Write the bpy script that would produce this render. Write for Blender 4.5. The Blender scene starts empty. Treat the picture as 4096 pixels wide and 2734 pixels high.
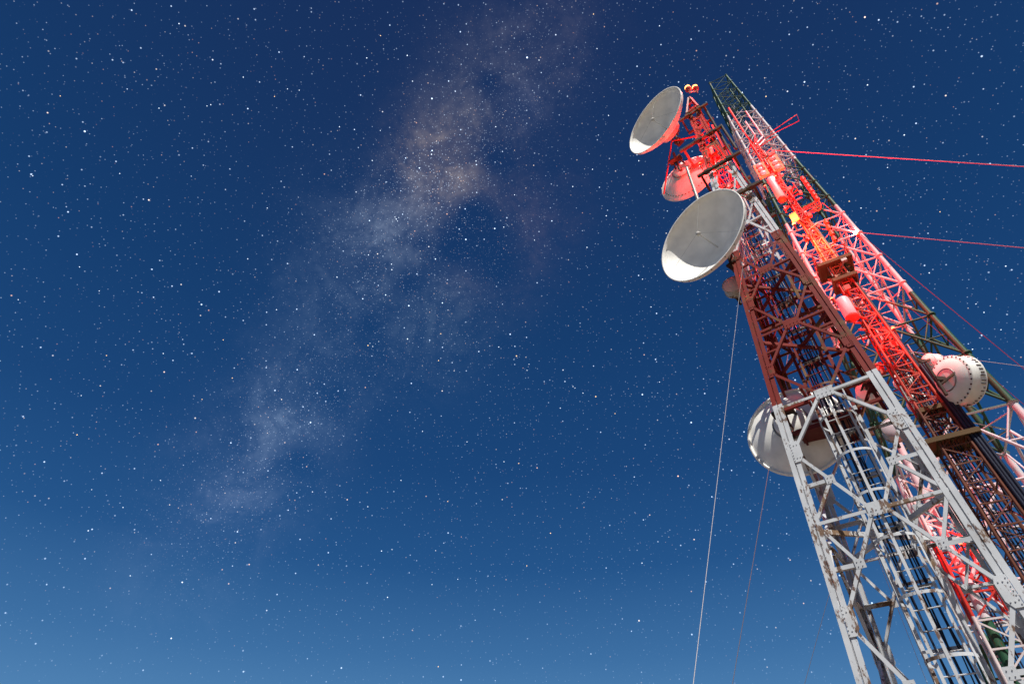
import bpy, math, random
from mathutils import Vector, Matrix
random.seed(7)
sc = bpy.context.scene
COL = sc.collection

# ------------------------------------------------------------------ camera
PITCH = math.radians(43.017)
CAMZ = 1.6
cd = bpy.data.cameras.new('camera'); cam = bpy.data.objects.new('camera', cd); COL.objects.link(cam)
cam.location = (0, 0, CAMZ)
cam.rotation_euler = (math.pi/2 + PITCH, 0, 0)
cd.sensor_width = 36; cd.lens = 36*2276/4096
cd.clip_start = 0.05; cd.clip_end = 20000
sc.camera = cam
sc.view_settings.view_transform = 'Standard'; sc.view_settings.look = 'None'
sc.view_settings.exposure = 0.6; sc.view_settings.gamma = 1

def ray(px, py):
    """unit-horizontal direction for a point of the 4096 px wide photograph"""
    x = (px-2048)/2276; u = (1367-py)/2276
    d = Vector((x, math.cos(PITCH)-u*math.sin(PITCH), math.sin(PITCH)+u*math.cos(PITCH)))
    return d
def at(px, py, D):
    d = ray(px, py); d = d/math.hypot(d.x, d.y)
    return Vector((0, 0, CAMZ)) + d*D

# ------------------------------------------------------------------ moonlight
MOON = Vector((0.10, -0.60, 0.80)).normalized()
sl = bpy.data.lights.new('moonlight', 'SUN'); so = bpy.data.objects.new('moonlight', sl); COL.objects.link(so)
so.rotation_euler = MOON.to_track_quat('Z', 'Y').to_euler()
sl.energy = 4.1; sl.angle = math.radians(0.5); sl.color = (1.0, 0.965, 0.91)

# ------------------------------------------------------------------ world: night sky, stars, milky way
world = bpy.data.worlds.new('World'); sc.world = world; world.use_nodes = True
nt = world.node_tree; nt.nodes.clear()
def N(t, **kw):
    n = nt.nodes.new(t)
    for k, v in kw.items(): setattr(n, k, v)
    return n
def lk(a, b): nt.links.new(a, b)
def M(op, a, b=None, c=None, clamp=False):
    n = N('ShaderNodeMath', operation=op); n.use_clamp = clamp
    for i, v in enumerate((a, b, c)):
        if v is None: continue
        if isinstance(v, (int, float)): n.inputs[i].default_value = v
        else: lk(v, n.inputs[i])
    return n.outputs[0]
def VM(op, a, b=None, out=0):
    n = N('ShaderNodeVectorMath', operation=op)
    for i, v in enumerate((a, b)):
        if v is None: continue
        if isinstance(v, (tuple, list, Vector)): n.inputs[i].default_value = tuple(v)
        else: lk(v, n.inputs[i])
    return n.outputs[out]
def scale(v, f):
    n = N('ShaderNodeVectorMath', operation='SCALE')
    if isinstance(v, tuple): n.inputs[0].default_value = v
    else: lk(v, n.inputs[0])
    if isinstance(f, (int, float)): n.inputs['Scale'].default_value = f
    else: lk(f, n.inputs['Scale'])
    return n.outputs[0]
def s2l(c):
    return tuple(((v/255)/12.92 if v/255 <= .04045 else ((v/255+.055)/1.055)**2.4) for v in c)
tc = N('ShaderNodeTexCoord').outputs['Generated']
dirn = VM('NORMALIZE', tc)
sep = N('ShaderNodeSeparateXYZ'); lk(dirn, sep.inputs[0])
# elevation gradient (airglow towards the horizon)
rmp = N('ShaderNodeValToRGB'); lk(sep.outputs[2], rmp.inputs[0])
stops = [(0.0, (86, 138, 190)), (0.14, (84, 135, 184)), (0.24, (61, 111, 163)), (0.36, (37, 85, 139)), (0.5, (27, 70, 122)),
         (0.68, (22, 61, 110)), (0.85, (23, 53, 99)), (1.0, (25, 46, 89))]
el = rmp.color_ramp.elements
while len(el) > 1: el.remove(el[-1])
el[0].position = stops[0][0]; el[0].color = (*s2l(stops[0][1]), 1)
for p, c in stops[1:]:
    e = el.new(p); e.color = (*s2l(c), 1)
base = rmp.outputs[0]
n1 = N('ShaderNodeTexNoise'); lk(dirn, n1.inputs['Vector']); n1.inputs['Scale'].default_value = 5.0; n1.inputs['Detail'].default_value = 7; n1.inputs['Roughness'].default_value = .62
n2 = N('ShaderNodeTexNoise'); lk(dirn, n2.inputs['Vector']); n2.inputs['Scale'].default_value = 17; n2.inputs['Detail'].default_value = 6; n2.inputs['Roughness'].default_value = .65
cloud = M('MULTIPLY', M('SUBTRACT', M('ADD', M('MULTIPLY', n1.outputs[0], 1.1), n2.outputs[0]), .62), 2.1)
cloud = M('MAXIMUM', cloud, 0.0)
n3 = N('ShaderNodeTexNoise'); lk(dirn, n3.inputs['Vector']); n3.inputs['Scale'].default_value = 9; n3.inputs['Detail'].default_value = 9; n3.inputs['Roughness'].default_value = .68; n3.inputs['Distortion'].default_value = .8
lane = M('MULTIPLY', M('SUBTRACT', n3.outputs[0], .44), 7.0, clamp=True)
cloud = M('MULTIPLY', cloud, M('ADD', .40, M('MULTIPLY', lane, .75)))
n4 = N('ShaderNodeTexNoise'); lk(dirn, n4.inputs['Vector']); n4.inputs['Scale'].default_value = 90; n4.inputs['Detail'].default_value = 3
cloud = M('MULTIPLY', cloud, M('ADD', .3, M('MULTIPLY', n4.outputs[0], 1.4)))
blobs = [(1775, 670, 145, 1.35, (1, .74, .48)), (1700, 800, 190, .45, (.85, .86, .9)), (1900, 470, 210, .32, (1, .90, .80)),
         (2080, 260, 230, .17, (.9, .86, .9)), (2080, 430, 90, .30, (.5, .6, 1)), (1560, 920, 190, .34, (.7, .82, 1)), (1370, 1220, 220, .10, (.5, .7, 1)),
         (1150, 1660, 190, .34, (.6, .78, 1)), (1060, 1740, 90, .20, (.7, .85, 1)), (880, 2040, 210, .18, (.7, .78, 1)), (2120, 820, 190, .20, (1, .68, .6)),
         (1880, 1060, 140, .13, (1, .7, .6)), (1770, 1260, 230, .20, (.62, .85, .95)), (2230, 120, 200, .12, (.9, .75, .8)), (1400, 1000, 260, .12, (.6, .8, 1)),
         (1300, 1440, 230, .22, (.6, .78, 1)), (1000, 1880, 230, .26, (.66, .8, 1)), (1500, 1060, 200, .24, (.66, .82, 1)),
         (1640, 1330, 210, .17, (.66, .82, .95)), (1980, 1040, 180, .13, (.95, .72, .66)), (1240, 1600, 160, .22, (.6, .8, 1)), (730, 2260, 240, .16, (.7, .8, 1))]
acc = None
for (px, py, r, a, c) in blobs:
    d0 = ray(px, py).normalized()
    dist = VM('DISTANCE', dirn, d0, out=1)
    rr = r/2276*(ray(px, py).length**-1)
    g = M('POWER', 2.718, M('MULTIPLY', M('POWER', M('DIVIDE', dist, rr), 2.0), -1.0))
    v = scale(tuple(x*a for x in c), g)
    acc = v if acc is None else VM('ADD', acc, v)
# dark dust lanes
dust = None
for (px, py, r) in [(1890, 860, 90), (1950, 960, 110), (1990, 640, 70), (1800, 1000, 90), (1640, 1130, 90), (1480, 1300, 90), (1340, 1590, 100), (1200, 1850, 110), (2000, 1080, 80), (1950, 330, 60)]:
    d0 = ray(px, py).normalized(); rr = r/2276/ray(px, py).length
    g = M('POWER', 2.718, M('MULTIPLY', M('POWER', M('DIVIDE', VM('DISTANCE', dirn, d0, out=1), rr), 2.0), -1.0))
    dust = g if dust is None else M('ADD', dust, g)
keep = M('SUBTRACT', 1.0, M('MULTIPLY', dust, .95), clamp=True)
milky = scale(acc, M('MULTIPLY', M('MULTIPLY', cloud, keep), .13))
acs = N('ShaderNodeSeparateXYZ'); lk(acc, acs.inputs[0])
dens = acs.outputs[1]
fade = M('MINIMUM', M('MULTIPLY', M('SUBTRACT', sep.outputs[2], .02), 2.6, clamp=True), 1.0)
# stars: layers of points scattered on the celestial sphere
def stars(sca, rad, strength, power, seed, masked=False):
    mp = VM('ADD', dirn, (seed, seed*.7, seed*.3))
    vo = N('ShaderNodeTexVoronoi'); vo.voronoi_dimensions = '3D'; vo.feature = 'F1'
    lk(mp, vo.inputs['Vector']); vo.inputs['Scale'].default_value = sca
    dd = M('SUBTRACT', 1.0, M('DIVIDE', vo.outputs['Distance'], rad*sca), clamp=True)
    sc_ = N('ShaderNodeSeparateXYZ'); lk(vo.outputs['Color'], sc_.inputs[0])
    br = M('POWER', sc_.outputs[0], power)
    br = M('MULTIPLY', br, M('MULTIPLY', dens, 2.2) if masked else M('ADD', 1.0, M('MULTIPLY', dens, 1.6)))
    br = M('MULTIPLY', br, fade)
    val = M('MULTIPLY', M('MULTIPLY', M('POWER', dd, .6), br), strength)
    cr = N('ShaderNodeValToRGB'); lk(sc_.outputs[1], cr.inputs[0])
    cr.color_ramp.elements[0].position = .0; cr.color_ramp.elements[0].color = (1, .52, .3, 1)
    cr.color_ramp.elements[1].position = .28; cr.color_ramp.elements[1].color = (.62, .78, 1, 1)
    e = cr.color_ramp.elements.new(.12); e.color = (1, .86, .7, 1)
    return scale(cr.outputs[0], val)
s = VM('ADD', stars(210, .0008, .75, 2.6, 3.1), stars(95, .0011, 2.2, 4.0, 8.3))
s = VM('ADD', s, stars(40, .0013, 4.2, 3.0, 5.7))
s = VM('ADD', s, stars(330, .00075, .6, 1.6, 1.7, masked=True))
tot = VM('ADD', VM('ADD', base, milky), s)
bg = N('ShaderNodeBackground'); lk(tot, bg.inputs[0]); bg.inputs[1].default_value = 0.66
wo = N('ShaderNodeOutputWorld'); lk(bg.outputs[0], wo.inputs[0])

# ------------------------------------------------------------------ materials
def newmat(name):
    m = bpy.data.materials.new(name); m.use_nodes = True
    t = m.node_tree; b = t.nodes['Principled BSDF']
    return m, t, b
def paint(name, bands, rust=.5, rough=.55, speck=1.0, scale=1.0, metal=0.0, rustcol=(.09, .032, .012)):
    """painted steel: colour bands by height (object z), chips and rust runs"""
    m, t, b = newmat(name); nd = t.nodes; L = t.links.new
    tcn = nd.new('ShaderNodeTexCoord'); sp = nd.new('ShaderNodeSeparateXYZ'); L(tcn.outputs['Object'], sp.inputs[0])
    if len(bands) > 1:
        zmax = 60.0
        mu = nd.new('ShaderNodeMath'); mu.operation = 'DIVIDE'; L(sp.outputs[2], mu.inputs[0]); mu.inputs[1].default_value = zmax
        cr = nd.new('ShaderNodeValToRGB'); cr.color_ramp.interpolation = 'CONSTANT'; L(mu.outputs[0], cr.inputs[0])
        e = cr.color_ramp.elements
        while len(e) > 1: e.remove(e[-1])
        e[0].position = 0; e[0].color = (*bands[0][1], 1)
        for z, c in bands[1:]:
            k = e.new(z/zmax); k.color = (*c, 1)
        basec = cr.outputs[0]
    else:
        rgb = nd.new('ShaderNodeRGB'); rgb.outputs[0].default_value = (*bands[0][1], 1); basec = rgb.outputs[0]
    # large tone variation
    na = nd.new('ShaderNodeTexNoise'); L(tcn.outputs['Object'], na.inputs['Vector']); na.inputs['Scale'].default_value = 1.7*scale; na.inputs['Detail'].default_value = 5
    mr = nd.new('ShaderNodeMapRange'); L(na.outputs[0], mr.inputs[0]); mr.inputs[1].default_value = .3; mr.inputs[2].default_value = .7; mr.inputs[3].default_value = .80; mr.inputs[4].default_value = 1.06
    mx = nd.new('ShaderNodeMix'); mx.data_type = 'RGBA'; mx.blend_type = 'MULTIPLY'; mx.inputs[0].default_value = 1
    L(basec, mx.inputs[6]); L(mr.outputs[0], mx.inputs[7])
    # rust patches (streaked along z)
    mp = nd.new('ShaderNodeMapping'); L(tcn.outputs['Object'], mp.inputs[0]); mp.inputs['Scale'].default_value = (1, 1, .42)
    nb = nd.new('ShaderNodeTexNoise'); L(mp.outputs[0], nb.inputs['Vector']); nb.inputs['Scale'].default_value = 13*scale; nb.inputs['Detail'].default_value = 8; nb.inputs['Roughness'].default_value = .72
    nc = nd.new('ShaderNodeTexNoise'); L(tcn.outputs['Object'], nc.inputs['Vector']); nc.inputs['Scale'].default_value = 1.5*scale; nc.inputs['Detail'].default_value = 3
    ad = nd.new('ShaderNodeMath'); ad.operation = 'MULTIPLY_ADD'; L(nc.outputs[0], ad.inputs[0]); ad.inputs[1].default_value = .9; L(nb.outputs[0], ad.inputs[2])
    r2 = nd.new('ShaderNodeMapRange'); L(ad.outputs[0], r2.inputs[0]); q_ = (1.125-.10*rust) if rust >= .1 else 1.4
    r2.inputs[1].default_value = q_; r2.inputs[2].default_value = q_+.055; r2.inputs[3].default_value = 0; r2.inputs[4].default_value = .9
    m2 = nd.new('ShaderNodeMix'); m2.data_type = 'RGBA'; L(r2.outputs[0], m2.inputs[0]); L(mx.outputs[2], m2.inputs[6]); m2.inputs[7].default_value = (*rustcol, 1)
    # pale ochre stain
    r3 = nd.new('ShaderNodeMapRange'); L(nc.outputs[0], r3.inputs[0]); r3.inputs[1].default_value = .55; r3.inputs[2].default_value = .75; r3.inputs[3].default_value = 0; r3.inputs[4].default_value = .35*rust
    m3 = nd.new('ShaderNodeMix'); m3.data_type = 'RGBA'; L(r3.outputs[0], m3.inputs[0]); L(m2.outputs[2], m3.inputs[6]); m3.inputs[7].default_value = (.35, .22, .08, 1)
    L(m3.outputs[2], b.inputs['Base Color'])
    b.inputs['Specular IOR Level'].default_value = .25
    b.inputs['Roughness'].default_value = rough; b.inputs['Metallic'].default_value = metal
    bp = nd.new('ShaderNodeBump'); bp.inputs['Strength'].default_value = .25; bp.inputs['Distance'].default_value = .004; L(nb.outputs[0], bp.inputs['Height']); L(bp.outputs[0], b.inputs['Normal'])
    return m
WHITE = (.53, .545, .555); RED = (.19, .019, .012); GREEN = (.015, .075, .036)
def zc(z): return z+CAMZ
matA = paint('tower_paint_red_white', [(0, WHITE), (zc(7.62), RED), (zc(13.25), WHITE), (zc(17.9), (.42, .03, .02))], rust=1.0)  # lamp glow at the top put into a brighter red band
matAp = paint('tower_platform_red', [(0, (.12, .016, .012))], rust=.5)
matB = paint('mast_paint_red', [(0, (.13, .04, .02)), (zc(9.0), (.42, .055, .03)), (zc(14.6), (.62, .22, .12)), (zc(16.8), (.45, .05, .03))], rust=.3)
matC = paint('tower_paint_green_white', [(0, GREEN), (zc(5.0), WHITE), (zc(11.4), GREEN), (zc(17.5), (.46, .44, .44)), (zc(24.5), GREEN), (zc(29.6), WHITE), (zc(37.5), GREEN)], rust=.28, scale=.6)
matDish = paint('dish_paint_white', [(0, (.88, .86, .79))], rust=.09, rough=.45, scale=1.3)
matDishG = paint('dish_paint_grey', [(0, (.46, .44, .40))], rust=.12, rough=.55)
matGalv = paint('galvanised_steel', [(0, (.30, .29, .27))], rust=.3, rough=.5, metal=.3)
matBrown = paint('rusty_brown_steel', [(0, (.045, .027, .018))], rust=.6, rough=.7)
matCable = paint('black_cable', [(0, (.018, .022, .04))], rust=0, rough=.4)
matRedT = paint('red_tube_paint', [(0, (.50, .05, .03))], rust=.1)
matPanel = paint('antenna_panel_orange', [(0, (.62, .26, .10))], rust=.1)
matRadome = paint('radome_fibreglass', [(0, (.62, .50, .52))], rust=0, rough=.4)
matDeck = paint('deck_plate_ochre', [(0, (.11, .068, .028))], rust=.5, rough=.8, scale=.7)
matWire, _t, _b = newmat('guy_wire_steel'); _b.inputs['Base Color'].default_value = (.40, .37, .36, 1); _b.inputs['Roughness'].default_value = .6
matWireRed, _t, _b = newmat('guy_wire_red_lit'); _b.inputs['Base Color'].default_value = (.36, .05, .09, 1); _b.inputs['Roughness'].default_value = .6  # red lamp light on the wires put into their colour
def emis(name, col, st):
    m, t, b = newmat(name); b.inputs['Base Color'].default_value = (0, 0, 0, 1); b.inputs['Specular IOR Level'].default_value = 0
    b.inputs['Emission Color'].default_value = (*col, 1); b.inputs['Emission Strength'].default_value = st
    m.cycles.emission_sampling = 'NONE'
    return m
matLamp = emis('red_lamp_lens', (1.0, .02, .06), 5)
matBulb = emis('lamp_bulb', (1.0, .36, .08), 5)
matLampS = emis('small_red_lamp_lens', (1.0, .07, .03), 9)
matLampO = emis('amber_lamp_lens', (1.0, .4, .05), 14)
matGreenL = emis('green_indicator', (.15, 1, .05), 6)

# ------------------------------------------------------------------ mesh helpers
class MB:
    def __init__(s): s.v = []; s.f = []; s.sm = []
    def add(s, vs, fs, smooth=False):
        o = len(s.v); s.v += [tuple(v) for v in vs]; s.f += [tuple(i+o for i in f) for f in fs]; s.sm += [smooth]*len(fs); return s
    def bar(s, p, q, a, b, A, B):
        """box from p to q, half sizes a along A and b along B"""
        p = Vector(p); q = Vector(q); A = Vector(A)*a; B = Vector(B)*b
        vs = [p-A-B, p+A-B, p+A+B, p-A+B, q-A-B, q+A-B, q+A+B, q-A+B]
        return s.add(vs, [(0, 3, 2, 1), (4, 5, 6, 7), (0, 1, 5, 4), (1, 2, 6, 5), (2, 3, 7, 6), (3, 0, 4, 7)])
    def beam(s, p, q, a, b=None, up=(0, 0, 1)):
        p = Vector(p); q = Vector(q); d = (q-p).normalized(); u = Vector(up)
        A = d.cross(u)
        if A.length < 1e-3: A = d.cross(Vector((1, 0, 0)))
        A.normalize(); B = A.cross(d).normalized()
        return s.bar(p, q, a, b or a, A, B)
    def angle(s, p, q, n, w, th=.009, flip=1):
        """L section: one flange flat in the plane facing n, other flange pointing inward (-n)"""
        p = Vector(p); q = Vector(q); n = Vector(n).normalized(); d = (q-p).normalized(); t = n.cross(d).normalized()*flip
        n = (n - d*n.dot(d)).normalized()
        s.bar(p-n*th/2, q-n*th/2, w/2, th/2, t, n)
        o = t*(w/2-th/2) - n*(w/2+th/2)
        s.bar(p+o, q+o, th/2, w/2, t, n)
        return s
    def tube(s, p, q, r, n=8, r2=None, cap=True):
        p = Vector(p); q = Vector(q); d = (q-p).normalized()
        A = d.orthogonal().normalized(); B = d.cross(A); r2 = r if r2 is None else r2
        vs = []
        for c, rr in ((p, r), (q, r2)):
            for i in range(n):
                a = 2*math.pi*i/n; vs.append(c+A*rr*math.cos(a)+B*rr*math.sin(a))
        fs = [(i, (i+1) % n, n+(i+1) % n, n+i) for i in range(n)]
        s.add(vs, fs, True)
        if cap: s.add(vs, [tuple(range(n))[::-1], tuple(range(n, 2*n))])
        return s
    def path(s, pts, r, n=6):
        pts = [Vector(p) for p in pts]; k = len(pts); vs = []; A = (pts[1]-pts[0]).orthogonal().normalized()
        for j, p in enumerate(pts):
            d = (pts[min(j+1, k-1)]-pts[max(j-1, 0)]).normalized(); A = (A-d*A.dot(d)).normalized(); B = d.cross(A)
            vs += [p+A*r*math.cos(2*math.pi*i/n)+B*r*math.sin(2*math.pi*i/n) for i in range(n)]
        fs = [(j*n+i, j*n+(i+1) % n, (j+1)*n+(i+1) % n, (j+1)*n+i) for j in range(k-1) for i in range(n)]
        s.add(vs, fs, True); s.add(vs, [tuple(range(n))[::-1], tuple(range((k-1)*n, k*n))])
        return s
    def box(s, c, sx, sy, sz, X=(1, 0, 0), Y=(0, 1, 0), Z=(0, 0, 1)):
        c = Vector(c); return s.bar(c-Vector(Z)*sz/2, c+Vector(Z)*sz/2, sx/2, sy/2, X, Y)
    def lathe(s, prof, c, ax, n=64, closed=False):
        """prof: list of (radius, offset along axis)"""
        c = Vector(c); ax = Vector(ax).normalized()
        A = ax.cross(Vector((0, 0, 1)))
        if A.length < 1e-3: A = Vector((1, 0, 0))
        A.normalize(); B = ax.cross(A).normalized()
        vs = []
        for r, h in prof:
            for i in range(n):
                a = 2*math.pi*i/n; vs.append(c+ax*h+(A*math.cos(a)+B*math.sin(a))*max(r, 1e-4))
        k = len(prof); fs = []
        for j in range(k-1 if not closed else k):
            j2 = (j+1) % k
            for i in range(n): fs.append((j*n+i, j*n+(i+1) % n, j2*n+(i+1) % n, j2*n+i))
        return s.add(vs, fs, True)
    def ring(s, c, ax, R, r, n=40, m=6):
        return s.lathe([(R+r*math.cos(2*math.pi*i/m), r*math.sin(2*math.pi*i/m)) for i in range(m)], c, ax, n, True)
    def build(s, name, mat, parent=None, loc=None):
        me = bpy.data.meshes.new(name)
        o = Vector(loc) if loc is not None else None
        me.from_pydata([(Vector(v)-o) for v in s.v] if o is not None else s.v, [], s.f)
        me.polygons.foreach_set('use_smooth', s.sm); me.materials.append(mat); me.update()
        ob = bpy.data.objects.new(name, me); COL.objects.link(ob)
        if o is not None: ob.location = o
        if parent is not None: ob.parent = parent
        return ob
def tag(o, label=None, cat=None, group=None, kind=None):
    if label: o['label'] = label
    if cat: o['category'] = cat
    if group: o['group'] = group
    if kind: o['kind'] = kind
    return o
def empty(name, loc=(0, 0, 0), rz=0, label=None, cat=None, group=None):
    o = bpy.data.objects.new(name, None); COL.objects.link(o); o.location = loc; o.rotation_euler = (0, 0, rz); o.empty_display_size = .3
    return tag(o, label, cat, group)
def frame(rz, loc):
    return Matrix.Translation(Vector(loc)) @ Matrix.Rotation(rz, 4, 'Z')
class Members:
    """collects repeated members; the 95 that show largest become parts, the rest one part"""
    def __init__(s, mtx): s.l = {}; s.mtx = mtx; s.mats = {}
    def add(s, kind, mb, mat):
        s.l.setdefault(kind, []).append(mb); s.mats[kind] = mat
    def emit(s, root, cap=95):
        cpos = Vector((0, 0, CAMZ)); inv = s.mtx
        for kind, ms in s.l.items():
            def size(mb):
                vs = [inv @ Vector(v) for v in mb.v]
                lo = Vector((min(v.x for v in vs), min(v.y for v in vs), min(v.z for v in vs))); hi = Vector((max(v.x for v in vs), max(v.y for v in vs), max(v.z for v in vs)))
                c = (lo+hi)/2 - cpos
                up = c.z/max(.1, math.hypot(c.x, c.y))
                pen = .3 if up < .12 else 1
                return -(hi-lo).length/c.length*pen
            ms = sorted(ms, key=size)
            for mb in ms[:cap]: mb.build(kind, s.mats[kind], root)
            rest = ms[cap:]
            if rest:
                r = MB()
                for mb in rest:
                    o = len(r.v); r.v += mb.v; r.f += [tuple(i+o for i in f) for f in mb.f]; r.sm += mb.sm
                ob = r.build(kind, s.mats[kind], root); ob['kind'] = 'stuff'

def interp(z, ks):
    for (z0, w0), (z1, w1) in zip(ks[:-1], ks[1:]):
        if z <= z1: return w0+(w1-w0)*(z-z0)/(z1-z0)
    return ks[-1][1]
FACES = [((0, -1, 0), (1, 0, 0)), ((1, 0, 0), (0, 1, 0)), ((0, 1, 0), (-1, 0, 0)), ((-1, 0, 0), (0, -1, 0))]

# ------------------------------------------------------------------ the brightest stars, at sky distance
ST = '''729,2327,3 685,2551,3 353,2121,2.4 521,2301,2 492,2028,2 367,1957,1.6 642,1920,2 308,1738,2.4o 325,1581,1.8 426,1421,1.9o 653,1413,2 893,1359,1.8o
929,1511,1.8o 808,1596,1.8o 1106,1238,2 991,1035,2 1348,1108,2.2 397,1163,1.8 318,1067,2 73,1198,1.8 716,95,2.3 973,309,2 843,419,2 828,424,1.8 1150,356,1.8
1197,361,1.8 1098,386,1.9o 636,433,2 1358,507,1.9 1069,832,1.8 131,703,2 479,694,1.9 241,384,1.8o 1629,222,2.4 1467,232,2.2 1650,325,2 1522,143,2o 1489,642,2
2156,241,2 1983,507,2 1904,644,2.2 2434,462,2 2388,195,1.8 2374,57,2o 2638,104,2 2425,863,2.2 2291,746,2 2370,677,2 2015,908,2 2058,779,1.8 1839,829,1.8 2555,643,2
2066,1423,2.7o 2383,1585,2.7o 1630,1355,2.5 1472,1381,2.4o 1566,1056,2 1567,1078,2 1474,1019,2 1763,1334,2o 1754,1441,2o 1995,1387,2 2348,989,2.2 2241,1631,1.9 2108,1480,1.8
2604,1227,2 2570,1116,1.8 2138,960,1.8 1690,1724,1.8 1868,1766,1.8 2460,1653,1.8o 2638,1527,1.8 2202,2131,2.2o 1791,2004,1.9o 1604,1920,2 1526,2202,2.2 1568,2196,1.8
1550,2387,2.2 2568,2250,2.1 1753,2664,2o 2016,1845,1.8 2075,1852,2o 2107,2261,1.9o 1831,2315,1.7 1728,2336,1.8 1471,2025,1.9 2969,370,2.4 3064,386,2.4o 3470,340,2.6
3617,540,2.6 3397,805,2.2o 3444,832,2.2 3760,847,1.9o 3717,1091,2.3 3550,670,1.9 3422,554,1.8o 4023,1064,2.5 3904,1215,2 3936,1249,2.2 3890,1396,2.4 4004,1318,2 1521,522,1.5
1585,876,2.2 1580,868,1.7 1590,884,1.6 1595,870,1.5 1491,1385,1.7 1480,1372,1.4 1515,1365,1.4 2116,1456,1.6 2292,1545,1.8 2300,1551,1.6 2332,1571,1.9'''
ico = [(0, 0, 1), (.894, 0, .447), (.276, .851, .447), (-.724, .526, .447), (-.724, -.526, .447), (.276, -.851, .447), (.724, .526, -.447), (-.276, .851, -.447), (-.894, 0, -.447), (-.276, -.851, -.447), (.724, -.526, -.447), (0, 0, -1)]
icf = [(0, 1, 2), (0, 2, 3), (0, 3, 4), (0, 4, 5), (0, 5, 1), (1, 6, 2), (2, 7, 3), (3, 8, 4), (4, 9, 5), (5, 10, 1), (2, 6, 7), (3, 7, 8), (4, 8, 9), (5, 9, 10), (1, 10, 6), (6, 11, 7), (7, 11, 8), (8, 11, 9), (9, 11, 10), (10, 11, 6)]
for warm in (False, True):
    b = MB()
    for t_ in ST.split():
        px, py, m_ = t_.split(',')
        if m_.endswith('o') != warm: continue
        d = ray(float(px), float(py)); L_ = 9000.0
        rad = float(m_.rstrip('o'))*.95/2276*L_/d.length
        c = d.normalized()*L_+Vector((0, 0, CAMZ))
        b.add([c+Vector(v)*rad for v in ico], icf)
    tag(b.build('stars', emis('star_glow_warm' if warm else 'star_glow', (1, .68, .36) if warm else (.72, .85, 1), 1.3)), kind='structure')

# ------------------------------------------------------------------ ground
g = MB().add([(-4000, -4000, 0), (4000, -4000, 0), (4000, 4000, 0), (-4000, 4000, 0)], [(0, 1, 2, 3)])
matG = paint('dry_ground', [(0, (.19, .16, .12))], rust=.2, rough=.9, scale=.3)
tag(g.build('ground', matG), kind='structure')

# ================================================================== TOWER A (near, red and white)
A_LOC = Vector((7.479, 10.680, 0)); A_ROT = math.radians(-37.89)
KA = [(0, 1.60), (zc(3.1), 1.335), (zc(7.7), 1.105), (zc(12.1), .835), (zc(17.04), .475), (zc(20.6), .262), (zc(22.7), .245)]
wA = lambda z: interp(z, KA)
A_MTX = frame(A_ROT, A_LOC)
towerA = empty('steel_tower', A_LOC, A_ROT, 'tall square lattice tower of white and red angle steel with caged ladder, nearest the camera', 'tower')
lev = [zc(z) for z in (-.55, 1.05, 3.14, 4.9, 6.5, 7.67, 8.75, 9.9, 11.08, 12.1, 13.2, 14.4, 15.3, 16.2, 17.04, 17.9, 18.75, 19.6, 20.4, 21.2, 21.95, 22.7)]
# index parity: level 3.14 is an odd (leg) node; 4.9 horizontal
mem = Members(A_MTX)
topA = lev[-1]
def legA(sx, sy):
    b = MB()
    zs = [0]+lev
    for z0, z1 in zip(zs[:-1], zs[1:]):
        p = Vector((sx*wA(z0), sy*wA(z0), z0)); q = Vector((sx*wA(z1), sy*wA(z1), z1))
        f = 1 if z1 < zc(14) else (.85 if z1 < zc(18) else .8)
        wd = .085*f; th = .007
        X = Vector((-sx, 0, 0)); Y = Vector((0, -sy, 0))
        hw = .048*f
        for F, G in ((X, Y), (Y, X)):          # two flanges in each face with a dark slot between
            ax_, ay_ = ((1, 0, 0), (0, 1, 0))
            o = F*(hw-.0)+G*.006
            if F is X: b.bar(p+o, q+o, hw, th, ax_, ay_)
            else: b.bar(p+o, q+o, th, hw-.012, ax_, ay_)
            o = F*(hw*3+.022)+G*.016
            if F is X: b.bar(p+o, q+o, hw*.95, th, ax_, ay_)
            else: b.bar(p+o, q+o, th, hw*.95, ax_, ay_)
        o = X*(hw*2+.011)+Y*.075
        b.bar(p+o, q+o, th, .05, (1, 0, 0), (0, 1, 0))
    return b
def bolts(b, c, t, u, n, nx, nz, sx, sz, r=.011):
    for i in range(nx):
        for j in range(nz):
            p = Vector(c)+Vector(t)*((i-(nx-1)/2)*sx)+Vector(u)*((j-(nz-1)/2)*sz)
            b.tube(p, p+Vector(n)*.014, r, 6)
for sx in (-1, 1):
    for sy in (-1, 1):
        legA(sx, sy).build('leg', matA, towerA)
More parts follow.
